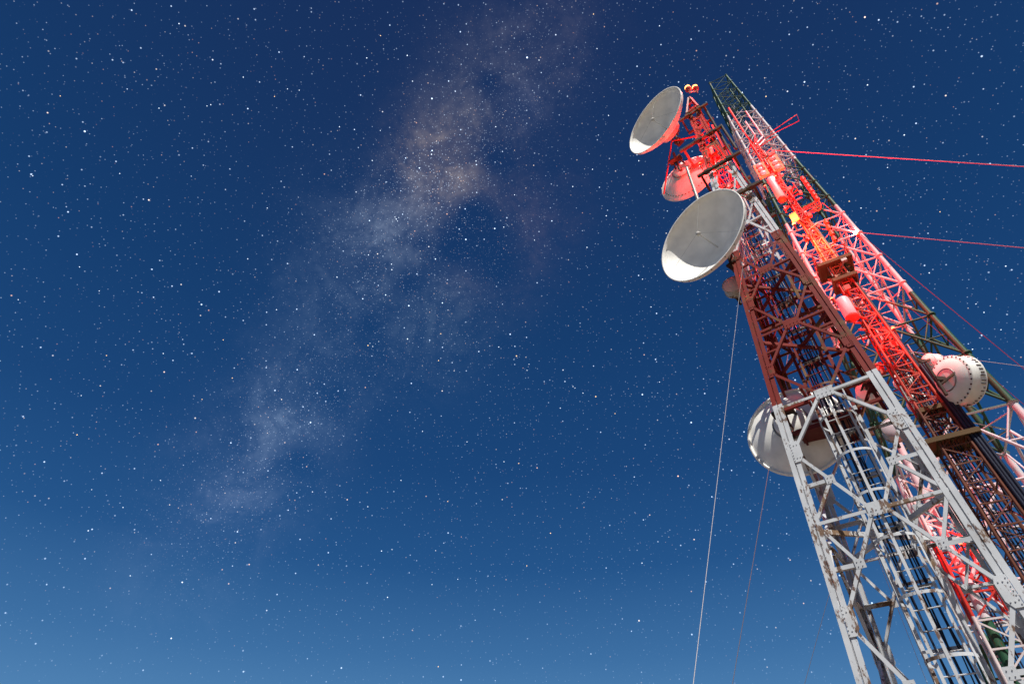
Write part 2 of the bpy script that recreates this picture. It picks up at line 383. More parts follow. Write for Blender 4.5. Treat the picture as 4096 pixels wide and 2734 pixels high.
for fi, (n, t) in enumerate(FACES):
    n = Vector(n); t = Vector(t)
    def P(s, z, off=0.0):
        w = wA(z); return n*(w+off)+t*(s*w)+Vector((0, 0, z))
    for i, z in enumerate(lev):
        even = (i % 2 == 1)     # 1.05, 4.9, 7.67?...
        # parity: list index of 4.9 is 3 -> odd index = horizontal
        w = wA(z)
        big = z < zc(14)
        bw = .063 if z < zc(8) else (.062 if big else .058)
        if even:
            for s_ in (-1, 1):
                a = P(s_*(1-.10/w), z, -.012); c = P(s_*.06/w, z, -.012)
                mem.add('horizontal_brace', MB().angle(a, c, n, bw, flip=1), matA)
            # centre gusset
            gz = .13 if big else .09; gx = .19 if big else .12
            b = MB(); b.bar(P(0, z, .002)-Vector((0, 0, gz)), P(0, z, .002)+Vector((0, 0, gz)), gx, .006, t, n)
            bolts(b, P(0, z, .008)-Vector((0, 0, gz*.45)), t, (0, 0, 1), n, 4 if big else 2, 2, gx*.45, gz*.55)
            mem.add('gusset_plate', b, matA)
        else:
            # leg gussets, five-sided plates
            for s_ in (-1, 1):
                gl = (.245 if z < zc(8) else .20) if big else .15
                gw = (.175 if z < zc(8) else .15) if big else .12
                c = P(s_*(1-.105/w), z, .001)
                vs = []
                tt = t*(-s_)
                prof = [(0, -gl), (gw*.75, -gl), (gw*1.12, -gl*.55), (gw*1.12, gl*.6), (gw*.9, gl), (0, gl)]
                b = MB()
                # follow leg batter
                bat = (P(s_*(1-.105/w), z+gl, .001)-P(s_*(1-.105/w), z-gl, .001))
                up = bat.normalized()
                for k in (0, .012):
                    for (x, y) in prof: vs.append(c+tt*x+up*y+n*k)
                m_ = len(prof)
                b.add(vs, [tuple(range(m_)), tuple(range(m_, 2*m_))[::-1]]+[(k, (k+1) % m_, m_+(k+1) % m_, m_+k) for k in range(m_)])
                bolts(b, c+tt*gw*.62+n*.012, tt, up, n, 2, 2, gw*.35, gl*1.25)
                bolts(b, c+tt*.02+n*.012, tt, up, n, 1, 7, .05, gl*.27, .009)
                mem.add('gusset_plate', b, matA)
        if i+1 < len(lev):
            z2 = lev[i+1]
            for s_ in (-1, 1):
                if even: p = P(s_*.10/w, z, -.004 if s_ > 0 else -.008); q = P(s_*(1-.13/wA(z2)), z2, -.004 if s_ > 0 else -.008)
                else: p = P(s_*(1-.13/w), z, -.004 if s_ > 0 else -.008); q = P(s_*.10/wA(z2), z2, -.004 if s_ > 0 else -.008)
                d = (q-p)
                p2 = p+d*.06; q2 = q-d*.06
                mem.add('diagonal_brace', MB().angle(p2, q2, n, bw*1.02, flip=s_), matA)
                # secondary bracing in the tall lower panels
                if z < zc(5.5):
                    mid = (p+q)/2
                    zl = mid.z
                    a = P(s_*(1-.05/wA(zl)), zl, -.02)
                    mem.add('redundant_brace', MB().angle(mid-n*.012, a, n, .075), matA)
                    zt = z if even else z2
                    e = P(s_*(1-.2/wA(zt)), zt + (.12 if even else -.12), -.016)
                    mem.add('redundant_brace', MB().angle(mid-n*.008+(e-mid)*.05, e, n, .06, flip=-s_), matA)
                    b = MB(); b.bar(mid-Vector((0, 0, .085))+n*.002, mid+Vector((0, 0, .085))+n*.002, .085, .005, t, n)
                    bolts(b, mid+n*.008, t, (0, 0, 1), n, 2, 2, .07, .08, .009)
                    mem.add('gusset_plate', b, matA)
                elif zc(8) < z < zc(13.5):
                    mid = (p+q)/2; zl = mid.z
                    a = P(s_*(1-.05/wA(zl)), zl, -.02)
                    mem.add('redundant_brace', MB().angle(mid-n*.012, a, n, .05), matA)
mem.emit(towerA)
# horizontal diaphragms (heavy channels across the inside)
for z in (zc(4.9), zc(1.05), zc(9.9), zc(12.1)):
    w = wA(z)-.08
    for s_ in (-1, 1):
        MB().bar((-w, -w*s_, z-.05-.06*s_), (w, w*s_, z-.05-.06*s_), .03, .045, Vector((1, -s_, 0)).normalized(), (0, 0, 1)).build('diaphragm_beam', matA, towerA)
# rectangular inner frame in the red section
for z in (zc(8.0), zc(10.5)):
    w = wA(z)-.12
    b = MB()
    for y in (-.45*w, .5*w): b.beam((-w, y, z), (w, y, z), .035)
    for x in (-.42, .42): b.beam((x, -w, z+.075), (x, w, z+.075), .03)
    b.build('inner_frame', matA, towerA)
# work deck behind the ladder
zd = zc(7.55)
b = MB(); b.box((-.28, .40, zd), 1.35, 1.15, .03); b.box((-.28, -.15, zd-.05), 1.5, .06, .10); b.box((-.28, .95, zd-.05), 1.5, .06, .10)
for x in (-.9, -.3, .3): b.box((x, .4, zd-.04), .05, 1.1, .06)
b.build('deck', matAp, towerA)
# ladder
zf = lambda z: -wA(z)+.78
lad = MB(); lz = [zc(-1.4)]+[z for z in lev if z > .5]
L0 = empty('ladder'); L0.parent = towerA
for sx in (-.25, .25):
    b = MB()
    for z0, z1 in zip(lz[:-1], lz[1:]):
        b.bar((sx, zf(z0), z0), (sx, zf(z1), z1), .024, .045, (1, 0, 0), (0, 1, 0))
    b.build('ladder_rail', matA, L0)
z = .5
rungs = []
while z < topA-.2:
    rungs.append(MB().tube((-.25, zf(z), z), (.25, zf(z), z), .0125, 6)); z += .34
for r in rungs: r.build('rung', matA, L0)
# safety cage
cage = empty('safety_cage'); cage.parent = towerA
hoopz = [zc(z) for z in (.55, 1.5, 2.45, 3.4, 4.4, 5.3, 6.2, 7.15, 7.95)]
def cagepts(z, n=20):
    y0 = zf(z); r = .37; pts = []
    for i in range(n+1):
        a = math.pi*(1.06+(-1.12-1.0+1.0)*0) ; ang = math.radians(-18+216*i/n)
        pts.append(Vector((r*math.cos(ang), y0-.33-r*math.sin(ang)*.98, z)))
    return [Vector((-.27, y0, z))]*0+pts
for z in hoopz:
    b = MB(); pts = cagepts(z)
    for a, c in zip(pts[:-1], pts[1:]):
        d = (c-a).normalized(); nn = Vector((d.y, -d.x, 0))
        b.bar(a-d*.004, c+d*.004, .004, .026, nn, (0, 0, 1))
    for s_ in (0, -1):
        a = pts[s_]; b.bar(a, Vector((math.copysign(.26, a.x), zf(z), z)), .004, .026, (1, 0, 0), (0, 0, 1))
    b.build('cage_hoop', matA, cage)
for k in (4, 10, 16):
    b = MB()
    for z0, z1 in zip(hoopz[:-1], hoopz[1:]):
        p = cagepts(z0)[k]; q = cagepts(z1)[k]
        c = Vector((0, zf(z0)-.33, z0)); rd = Vector((p.x, p.y-c.y, 0)).normalized(); tt = Vector((-rd.y, rd.x, 0))
        b.bar(p+rd*.008, q+rd*.008, .026, .004, tt, rd)
    b.build('cage_strip', matA, cage)
# cable tray with feeder cables behind the ladder
tray = empty('cable_tray'); tray.parent = towerA
for sx in (-.42, .42):
    b = MB()
    for z0, z1 in zip(lz[:-1], lz[1:]): b.bar((sx*.9, zf(z0)+.34, z0), (sx*.9, zf(z1)+.34, z1), .035, .02, (1, 0, 0), (0, 1, 0))
    b.build('tray_rail', matA, tray)
z = 1.0
while z < zc(17):
    MB().box((0, zf(z)+.36, z), .74, .03, .05).build('tray_bracket', matA, tray); z += 1.12
random.seed(5)
for k in range(7):
    x0 = -.2+.062*k+random.uniform(-.02, .02); b = MB(); pts = []
    z = .2; top = random.choice((zc(13), zc(16), zc(18.5), zc(21)))
    while z < top:
        pts.append(Vector((x0+.035*math.sin(z*(.6+.12*k)+k*1.7)+random.uniform(-.008, .008), zf(z)+.31+.035*math.sin(z*.9+k*2.3), z))); z += .45
    b.path(pts, random.uniform(.012, .021), 6); b.build('feeder_cable', matCable, tray)
z = .9
while z < zc(18):
    MB().box((random.uniform(-.02, .02), zf(z)+.31, z), .40, .10, .022).build('cable_tie', matGalv, tray); z += 1.12
# peak of the tower
zt = topA; w = wA(zt)
ap = Vector((.08, -.02, zc(24.05)))
pk = MB()
for sx in (-1, 1):
    for sy in (-1, 1): pk.beam((sx*w, sy*w, zt), ap+Vector((sx*.03, sy*.03, 0)), .035)
for s_ in (-1, 1):
    pk.beam((-w, s_*w, zt), (w, s_*w, zt), .03); pk.beam((s_*w, -w, zt+.03), (s_*w, w, zt+.03), .03)
m_ = .55
for s_ in (-1, 1):
    pk.beam(Vector((-w, s_*w, zt)).lerp(ap, m_), Vector((w, s_*w, zt)).lerp(ap, m_), .022)
    pk.beam(Vector((s_*w, -w, zt)), Vector((s_*w, w, zt)).lerp(ap, m_), .02)
pk.build('peak', matA, towerA)
# outrigger mounting frames of dark steel around the upper tower
for (z, u0, u1, v, hw) in ((zc(22.3), -.6, .61, -.34, .042), (zc(20.15), -1.0, .68, -.44, .052), (zc(17.95), -.75, .8, -.55, .05), (zc(15.75), -.6, .95, -.72, .05)):
    b = MB()
    b.beam((u0, v, z), (u1, v, z), hw); b.beam((u0*.9, -v+.05, z+.02), (u1*.9, -v+.05, z+.02), hw)
    for x in (u0*.85, u1*.72): b.beam((x, v, z+.09), (x, -v, z+.09), hw*.8)
    for x in (-wA(z), wA(z)): b.box((x, v, z), .16, .16, .12)
    b.build('outrigger', matBrown, towerA)
b = MB()
b.path([(.43, 0, zc(22.9)), (.48, 0, zc(21.1)), (.52, 0, zc(19.2)), (.58, 0, zc(17.2)), (.70, 0, zc(15.4))], .05, 10)
b.build('mounting_pipe', matBrown, towerA)
MB().tube((.66, -.42, zc(20.25)), (.74, -.42, zc(18.4)), .05, 10).build('mounting_pipe', matBrown, towerA)
MB().tube((-.97, -.6, zc(18.7)), (-1.02, -.6, zc(16.6)), .06, 10).build('mounting_pipe', matGalv, towerA)
inv_ = A_MTX.inverted()
MB().tube(inv_ @ at(2688, 560, 13.2), inv_ @ at(2655, 776, 13.9), .028, 8).build('stay_strut', matRedT, towerA)
MB().tube(inv_ @ at(2688, 565, 13.2), Vector((-.2, .1, zc(21.3))), .03, 8).build('stay_strut', matRedT, towerA)
# brackets, clamps and small fittings inside the upper red section
random.seed(11)
for k in range(64):
    z = random.uniform(zc(13.6), zc(22)) if k < 30 else random.uniform(zc(17.6), zc(22.4)); w = wA(z)
    x = random.uniform(-1, 1)*w; y = random.uniform(-1, 1)*w; c = Vector((x, y, z))
    b = MB()
    if k % 3 == 0: b.box(c, random.uniform(.08, .2), random.uniform(.08, .16), random.uniform(.05, .2))
    elif k % 3 == 1: b.beam(c, c+Vector((random.uniform(-.5, .5)*w, random.uniform(-.5, .5)*w, random.uniform(-.1, .3))), .022)
    else: b.tube(c, c+Vector((random.uniform(-.1, .1), random.uniform(-.1, .1), random.uniform(.1, .4))), .035, 8)
    b.build('bracket', random.choice((matA, matGalv, matDishG) if z < zc(17.9) else (matA, matRedT, matRedT)), towerA)

# ================================================================== dishes
def dishframe(az):
    return Vector((math.sin(az), math.cos(az), 0))
def parabolic(px, py, D, azd, R, label, depth=.42, rim=.16, mat=matDish, front=True, group=None, holes=True, hub=True, fl=.95):
    n = dishframe(math.radians(azd)); c = at(px, py, D)
    # c is the rim centre; vertex lies behind
    root = empty('dish_antenna', c, 0, label, 'dish antenna', group)
    d = depth*R
    loc = lambda v: Vector(v)
    K = 14
    prof = [(R*i/K, -rim-d+d*(i/K)**2) for i in range(K+1)]
    prof += [(R*1.0, 0), (R*1.028, .012), (R*1.035, -.005), (R*1.03, -.03), (R*1.012, -.035), (R*1.012, -rim-.0)]
    prof += [(R*1.012*i/K, -rim-.03-d+d*(i/K)**2) for i in range(K, -1, -1)]
    MB().lathe(prof, (0, 0, 0), n, 96).build('reflector', mat, root)
    s = n.cross(Vector((0, 0, 1))).normalized(); up = Vector((0, 0, 1))
    # feed: waveguide tube from vertex to focus with hooked end
    b = MB(); f0 = n*(-rim-d); f1 = n*(-rim-d+fl*R)
    b.tube(f0, f1, .017, 10); b.lathe([(0, 0), (.06, .0), (.075, .08), (.05, .10), (0, .1)], f1, -n, 20)
    b.build('feed_horn', matDishG, root)
    for k in range(3):
        a = math.radians(90+120*k+12); e = (s*math.cos(a)+up*math.sin(a))*R*.96
        MB().tube(f1, e-n*.04, .0035, 5).build('stay_wire', matGalv, root)
    # edge bolts
    for k in range(24):
        a = 2*math.pi*k/24+random.uniform(-.05, .05); e = (s*math.cos(a)+up*math.sin(a))
        MB().tube(e*R*1.03-n*.02, e*R*1.047-n*.02, .013, 6).build('bolt', matBrown, root)
    # back structure: hub ring, mount and struts
    if hub:
        b = MB(); h0 = n*(-rim-d-.02)
        b.lathe([(R*.34, .09), (R*.36, -.02), (R*.33, -.16), (R*.12, -.18), (.05, -.18)], h0, n, 40)
        b.build('rear_hub', mat if mat is not matDish else matDishG, root)
        b = MB()
        for k in range(4):
            a = math.radians(45+90*k); e = (s*math.cos(a)+up*math.sin(a))
            b.tube(h0-n*.14+e*R*.2, h0-n*.42+e*R*.12, .035, 8)
        b.tube(h0-n*.42-up*R*.55, h0-n*.42+up*R*.55, .055, 10)
        for k in (-1, 1):
            b.box(h0-n*.5+up*k*R*.32, .3, .3, .07, n, s, up)
        b.build('mount', matBrown, root)
    return root, c, n
d3, c3, n3 = parabolic(2801, 940, 11.3, -125, 1.43, 'largest open white dish with shaded grey bowl, middle of the near tower', depth=.46, rim=.10, fl=.62)
d1, c1, n1_ = parabolic(2617, 482, 12.2, -123, 1.41, 'open white dish at the top of the near tower beside the twin red lamps', depth=.46, rim=.10, fl=.62)
def reardish(px, py, D, azd, R, label, depth=.40, band=.16, mat=matDish, bolts_=True):
    """dish seen from behind: conical back, perforated mounting flange, hub"""
    n = dishframe(math.radians(azd)); c = at(px, py, D)
    root = empty('dish_antenna', c, 0, label, 'dish antenna')
    K = 16; d = depth*R
    prof = [(R*.24, -d*.98)]+[(R*i/K, -d+d*(i/K)**2) for i in range(4, K+1)]+[(R*1.05, .0), (R*1.055, .03), (R*1.04, .05), (R*1.0, .035)]
    prof += [(R*i/K, .03-d+d*(i/K)**2) for i in range(K, -1, -1)]
    MB().lathe(prof, (0, 0, 0), n, 96).build('reflector', mat, root)
    s = n.cross(Vector((0, 0, 1))).normalized(); up = Vector((0, 0, 1))
    b = MB(); NH = 44
    for k in range(NH):
        a = 2*math.pi*k/NH; e = (s*math.cos(a)+up*math.sin(a)); rr = .90
        p = e*R*rr+n*(-d+d*rr*rr)
        if bolts_: MB().tube(p-n*.012, p+n*.004, R*.022, 8).build('bolt', matBrown, root)
    MB().lathe([(R*.30, .06), (R*.34, -.01), (R*.34, -.12), (R*.30, -.16), (R*.1, -.17), (.01, -.17)], n*(-d), n, 48).build('rear_hub', mat, root)
    if not bolts_:
        MB().ring(n*.0, n, R*1.04, R*.035, 72, 8).build('rim', matDish, root)
    MB().ring(n*(-d-.05), n, R*.37, R*.022).build('hub_ring', matGalv, root)
    b = MB()
    for k in range(3):
        a = math.radians(30+120*k); e = (s*math.cos(a)+up*math.sin(a))
        b.tube(n*(-d-.12)+e*R*.22, n*(-d-.5)+e*R*.12, .035, 8)
    b.tube(n*(-d-.5)-up*R*.6, n*(-d-.5)+up*R*.6, .05, 10); b.box(n*(-d-.6), .24, .5, .08, n, s, up)
    b.build('mount', matBrown, root)
    return root
reardish(2752, 712, 14.3, 40, 1.12, 'pink glowing dish seen from behind with a row of flange bolts, between two open dishes')
reardish(3186, 1722, 13.9, 38, 1.13, 'big white dish seen from behind, partly hidden by the left leg of the near tower', mat=matDish, bolts_=False, depth=.34)

def drum(px, py, D, azd, R, length, label, mat=matDish, holes=True, cat='drum antenna', mount=True, group=None, name='drum_antenna', cone=.45):
    n = dishframe(math.radians(azd)); c = at(px, py, D)
    root = empty(name, c, 0, label, cat, group)
    prof = [(R*.05, -R*cone*1.0), (R*.45, -R*cone*.85), (R*.86, -R*.10), (R*.9, -.02), (R*1.0, -.02), (R*1.0, .01)]
    MB().lathe(prof, (0, 0, 0), n, 64).build('back_cover', mat, root)
    MB().lathe([(R*.97, .01), (R*.99, length), (R*1.03, length), (R*1.03, length+.03), (R*.98, length+.035)], (0, 0, 0), n, 64).build('shroud', mat, root)
    MB().lathe([(R*.98, length+.02), (R*.8, length+.05), (R*.4, length+.08), (.001, length+.09)], (0, 0, 0), n, 64).build('radome', matRadome, root)
    s = n.cross(Vector((0, 0, 1))).normalized(); up = Vector((0, 0, 1))
    if holes:
        for k in range(30):
            a = 2*math.pi*k/30; e = (s*math.cos(a)+up*math.sin(a)); MB().tube(e*R*.95-n*.035, e*R*.95-n*.015, R*.034, 8).build('bolt', matBrown, root)
        for k in range(40):
            a = 2*math.pi*k/40+random.uniform(-.03, .03); e = (s*math.cos(a)+up*math.sin(a)); L_ = random.uniform(.03, .13)
            MB().bar(e*R*1.0+n*(length-L_), e*R*1.0+n*length, .008, .010, s*math.sin(a)-up*math.cos(a), e).build('clip', matBrown, root)
        MB().ring(n*(-R*cone*.8), n, R*.46, .02).build('hub_ring', matGalv, root)
    if mount:
        b = MB(); b.tube(n*(-R*cone-.25)-up*R*.8, n*(-R*cone-.25)+up*R*.8, .045, 10)
        b.beam(n*(-R*cone), n*(-R*cone-.28), .06); b.beam(n*(-R*cone*.6)+s*R*.5, n*(-R*cone-.25)-up*R*.3, .025); b.beam(n*(-R*cone*.6)-s*R*.5, n*(-R*cone-.25)+up*R*.3, .025)
        b.build('mount', matBrown, root)
    return root

# ================================================================== MAST B (middle, narrow red mast)
DB = 17.0; AZB = .7398
def Bpos(z):  # z above camera
    t = (z/DB-.3484)/(1.1463-.3484)
    return Vector((DB*(math.sin(AZB)-.0164*t), DB*(math.cos(AZB)+.0143*t), zc(z)))
def Bw(z):
    t = (z/DB-.3484)/(1.1463-.3484); return max(.105, DB*(.021+(.0056-.021)*t))
B_ROT = -.52
mast = empty('antenna_mast', (0, 0, 0), 0, 'slender red lattice mast glowing orange between the near tower and the green banded tower', 'mast')
ru = Vector((math.cos(B_ROT), math.sin(B_ROT), 0)); rv = Vector((-math.sin(B_ROT), math.cos(B_ROT), 0))
def BP(su, sv, z, k=1.0): return Bpos(z)+(ru*su+rv*sv)*Bw(z)*k
mm = Members(Matrix.Identity(4))
zB0, zB1 = -1.6, 24.6
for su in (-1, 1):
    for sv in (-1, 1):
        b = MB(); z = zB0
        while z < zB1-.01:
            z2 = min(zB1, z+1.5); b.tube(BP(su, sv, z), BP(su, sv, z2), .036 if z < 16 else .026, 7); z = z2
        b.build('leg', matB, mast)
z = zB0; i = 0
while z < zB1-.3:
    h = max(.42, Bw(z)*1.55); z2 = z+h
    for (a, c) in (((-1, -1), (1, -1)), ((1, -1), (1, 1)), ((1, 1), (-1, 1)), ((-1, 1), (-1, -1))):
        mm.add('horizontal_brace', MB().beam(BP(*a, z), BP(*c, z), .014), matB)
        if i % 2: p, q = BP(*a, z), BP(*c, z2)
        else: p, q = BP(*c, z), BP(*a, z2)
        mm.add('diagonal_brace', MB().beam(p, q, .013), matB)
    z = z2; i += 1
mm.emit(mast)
Lb = empty('ladder'); Lb.parent = mast
for s_ in (-.5, .5):
    b = MB()
    zz = zB0
    while zz < 19: b.beam(BP(s_, -.7, zz), BP(s_, -.7, zz+1.5), .014); zz += 1.5
    b.build('ladder_rail', matB, Lb)
zz = 3.0
while zz < 19:
    MB().tube(BP(-.5, -.7, zz), BP(.5, -.7, zz), .01, 5).build('rung', matB, Lb); zz += .28
# feeder cables: heavy black run on the right face
tr = empty('cable_run'); tr.parent = mast
random.seed(3)
for k in range(9):
    b = MB(); pts = []; zz = zB0; top = random.choice((12, 14, 16.5, 19))
    while zz < top: pts.append(BP(1.12+.05*(k % 3)+random.uniform(-.02, .02), -.9+.28*(k//3)*1.5+.2*k*.3, zz)+ru*.02); zz += 1.3
    b.path(pts, random.uniform(.022, .036), 6); b.build('feeder_cable', matCable, tr)
for k in range(7):
    b = MB(); pts = []; zz = zB0
    while zz < 13: pts.append(BP(-.75+.22*k, -.4+random.uniform(-.1, .1), zz)); zz += 1.3
    b.path(pts, .016, 6); b.build('feeder_cable', matCable, tr)
ct = MB()
for k in range(8):
    pts = []; zz = zB0
    while zz < 10.6: pts.append(BP(1.0, -1.0, zz)+ru*(.10+.075*(k % 3))+rv*(-.02+.07*(k//3))+Vector((random.uniform(-.01, .01), 0, 0))); zz += 1.1
    MB().path(pts, .042, 8).build('feeder_cable', matCable, tr)
def zB(px, py):
    d = ray(px, py); d = d/math.hypot(d.x, d.y); return d.z*DB
# platforms with railing
def platform(px, py, hu, hv, label=None, h=.55, rail=True):
    z = zB(px, py); c = Bpos(z)
    p = empty('platform'); p.parent = mast
    b = MB(); b.box(c, hu*2, hv*2, .05, ru, rv)
    for s_ in (-1, 1):
        b.beam(c-ru*hu+rv*s_*hv-Vector((0, 0, .02)), c+ru*hu+rv*s_*hv-Vector((0, 0, .02)), .03, .065)
        b.beam(c-rv*hv+ru*s_*hu-Vector((0, 0, .02)), c+rv*hv+ru*s_*hu-Vector((0, 0, .02)), .03, .065)
    for k in range(-1, 2): b.beam(c-rv*hv+ru*k*hu*.5-Vector((0, 0, .06)), c+rv*hv+ru*k*hu*.5-Vector((0, 0, .06)), .025)
    b.build('deck', matDeck, p)
    if rail:
        r = MB()
        for a, d in (((-1, -1), (1, -1)), ((1, -1), (1, 1)), ((1, 1), (-1, 1)), ((-1, 1), (-1, -1))):
            A = c+ru*hu*a[0]+rv*hv*a[1]; D_ = c+ru*hu*d[0]+rv*hv*d[1]
            for hh in (h*.5, h): r.tube(A+Vector((0, 0, hh)), D_+Vector((0, 0, hh)), .018, 6)
            for k in range(4): q = A.lerp(D_, k/3); r.tube(q, q+Vector((0, 0, h)), .016, 6)
        r.build('railing', matRedT, p)
    return c
platform(3345, 1070, .52, .42)
platform(3382, 1130, .36, .34, rail=False)
platform(3835, 1760, .60, .42, rail=False)
platform(3745, 1640, .30, .26, rail=False)
# brackets and clutter that fill the lit part of the mast
random.seed(21)
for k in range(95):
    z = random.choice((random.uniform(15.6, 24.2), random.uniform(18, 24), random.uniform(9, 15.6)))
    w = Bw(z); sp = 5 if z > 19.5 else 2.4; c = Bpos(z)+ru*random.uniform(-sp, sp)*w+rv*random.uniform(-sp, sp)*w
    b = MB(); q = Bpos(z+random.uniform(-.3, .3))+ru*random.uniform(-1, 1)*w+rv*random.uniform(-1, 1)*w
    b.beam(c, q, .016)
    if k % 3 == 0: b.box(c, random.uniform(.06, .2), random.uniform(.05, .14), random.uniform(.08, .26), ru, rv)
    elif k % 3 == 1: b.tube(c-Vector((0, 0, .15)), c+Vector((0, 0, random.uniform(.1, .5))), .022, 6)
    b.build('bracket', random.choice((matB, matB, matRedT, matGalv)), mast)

def radome_tube(px, py, px2, py2, D, r, label):
    a = at(px, py, D); b_ = at(px2, py2, D); c = a.lerp(b_, .5); h = abs(a.z-b_.z)/2
    c = Vector((b_.x, b_.y, (a.z+b_.z)/2)); up = Vector((0, 0, 1))
    root = empty('cylinder_antenna', c, 0, label, 'cylinder antenna', 'pink lit cylinder antennas on the slender mast')
    MB().lathe([(.001, -h), (r*.8, -h), (r, -h+.05), (r, h-.12), (r*.9, h-.05), (r*.5, h), (.001, h+.01)], (0, 0, 0), up, 32).build('radome', matRadome, root)
    bb = MB(); bb.lathe([(r*1.04, -h+.0), (r*1.04, -h-.06), (r*.5, -h-.14), (.03, -h-.16), (.001, -h-.16)], (0, 0, 0), up, 24)
    bb.build('base_flange', matRedT, root)
    z = c.z-CAMZ; q = Bpos(z)-c
    for k in (-.5, .5): MB().beam(Vector((0, 0, h*k)), Vector((q.x, q.y, h*k)), .025).build('arm', matRedT, root)
radome_tube(3077, 716, 3128, 796, 16.4, .15, 'pink lit cylindrical antenna just under the orange panel antennas')
radome_tube(3362, 1195, 3408, 1268, 16.2, .19, 'fatter pink lit cylindrical antenna beside the red leg of the near tower')
def panel(px, py, D, w, h, azd, label, mat=matPanel, cells=True):
    n = dishframe(math.radians(azd)); c = at(px, py, D); s = n.cross(Vector((0, 0, 1))).normalized(); up = Vector((0, 0, 1))
    root = empty('panel_antenna', c, 0, label, 'panel antenna', 'panel antennas on the slender mast')
    b = MB(); b.box((0, 0, 0), w, .12, h, s, n, up); b.build('housing', mat, root)
    if cells:
        b = MB()
        for k in range(3):
            b.lathe([(w*.30, .0), (w*.28, .05), (w*.14, .08), (.001, .085)], up*(k-1)*h*.31+n*.062, n, 20)
        b.build('element_cover', matRadome, root)
    q = Bpos(c.z-CAMZ)-c
    for k in (-.3, .3): MB().beam(-n*.06+up*h*k, Vector((q.x, q.y, h*k)), .025).build('arm', matRedT, root)
panel(3046, 682, 16.6, .42, .95, -150, 'orange panel antenna, left one of the pair above the pink cylinder')
panel(3102, 655, 16.9, .42, 1.1, -150, 'orange panel antenna with round element covers, right one of the pair')
panel(3176, 868, 16.2, .24, .36, -140, 'small yellow lit box antenna on the left edge of the mast', cells=False)
panel(3545, 1335, 17.0, .4, .5, -150, 'square antenna box beside the tiny green light', mat=matDishG, cells=False)
def whip(pts, D, r, label, loops=(), mat=matRedT, cat='dipole antenna', elements=0, arm=True):
    P_ = [at(x, y, D) for x, y in pts]; c = P_[-1]
    P_ = [Vector((c.x+(p.x-c.x), c.y+(p.y-c.y), p.z)) for p in P_]
    root = empty('rod_antenna', c, 0, label, cat, 'rod and dipole antennas on the slender mast')
    L_ = [p-c for p in P_]
    MB().path(L_, r, 8).build('rod', mat, root)
    if elements:
        a, e = L_[0], L_[-1]
        for k in range(elements):
            q = a.lerp(e, (k+.5)/elements); MB().tube(q-Vector((0, 0, .09)), q+Vector((0, 0, .09)), r*2.0, 8).build('dipole_element', mat, root)
    for lp in loops:
        b = MB(); b.path([at(x, y, D)-c for x, y in lp], r*.7, 6); b.build('folded_dipole', mat, root)
    if arm:
        z = c.z-CAMZ; q = Bpos(min(z, 24.3))-c
        for k in (0, -.3): MB().beam(Vector((0, 0, k)), q+Vector((0, 0, k)), .02).build('arm', mat, root)
whip([(2915, 432), (2973, 524)], 17.0, .045, 'bright red rod antenna rising at the top left of the slender mast')
whip([(2984, 445), (3052, 545)], 17.2, .035, 'tall pale pink rod antenna against the green top of the far tower', mat=matRadome)
whip([(2982, 486), (3020, 540)], 16.8, .03, 'short pale pink rod antenna beside the taller pale one', mat=matRadome)
whip([(3207, 708), (3273, 802)], 17.0, .04, 'long red stacked dipole antenna standing off the mast to the right', elements=6,
     loops=[[(3273, 802), (3284, 815), (3284, 833), (3270, 843), (3255, 838), (3250, 826)]])
whip([(3300, 878), (3345, 968)], 17.0, .04, 'lower red dipole antenna with a bulbous tip', elements=4)
whip([(3082, 529), (3187, 458), (3197, 483), (3092, 535)], 18.5, .02, 'thin dim red folded loop antenna reaching out right over the sky', arm=True)
whip([(3330, 1190), (3418, 1290)], 16.6, .035, 'straight red pole antenna beside the fat pink cylinder')
# horizontal arms right of the mast
arms = [((3209, 833), (3273, 799)), ((3212, 845), (3278, 812)), ((3218, 858), (3262, 845))]
b = MB()
for a, c in arms: b.tube(at(*a, 17.0), at(*c, 17.0), .022, 6)
b.build('side_arm', matRedT, mast)

drum(3806, 1520, 16.6, 84, .66, .34, 'large white drum antenna with bolt holes and hub, right of the mast', cone=.28)
drum(3716, 1450, 17.2, 80, .27, .22, 'small white drum antenna just left of the large bolted drum', holes=False)
drum(3578, 1733, 15.8, -150, .27, .30, 'small grey round antenna between the right legs of the near tower', mat=matDishG, holes=False)
drum(3674, 1600, 17.8, 25, .27, .25, 'red lit round antenna behind the mast bracing, lower one', holes=False)
drum(3612, 1515, 17.8, 25, .24, .22, 'red lit round antenna behind the mast bracing, upper one', holes=False)
drum(3470, 1562, 18.2, 30, .34, .3, 'red lit drum antenna seen through the near tower by its right leg', holes=False)
drum(2941, 1160, 12.9, -150, .30, .24, 'small beige drum antenna on the left leg below the large open dish', mat=matDishG, holes=False)
drum(2841, 622, 13.6, -150, .17, .3, 'small pink lit drum inside the top of the near tower', holes=False, mount=True)

# ================================================================== TOWER C (far, green and white)
DC = 24.0; pc = [0.7406, -0.5008, 0.15, 1.808, 0.0945, 0.0626, 0.0414, 0.0251]
def Ct(z): return (z/DC-pc[2])/(pc[3]-pc[2])
def Cpos(z):
    t = Ct(z); return Vector((DC*(math.sin(pc[0])-.024*t), DC*(math.cos(pc[0])+.0194*t), zc(z)))
def Cw(z):
    return DC*interp(Ct(z), [(-.1, .0945+.0097), (0, .0945), (.33, .0626), (.66, .0414), (1.0, .0251)])
cu = Vector((math.cos(pc[1]), math.sin(pc[1]), 0)); cv = Vector((-math.sin(pc[1]), math.cos(pc[1]), 0))
def CPt(su, sv, z): return Cpos(z)+(cu*su+cv*sv)*Cw(z)
towerC = empty('lattice_tower', (0, 0, 0), 0, 'tallest tower, tubular lattice banded in green and white, farthest to the right', 'tower')
zC0, zC1 = -1.6, 1.80*DC
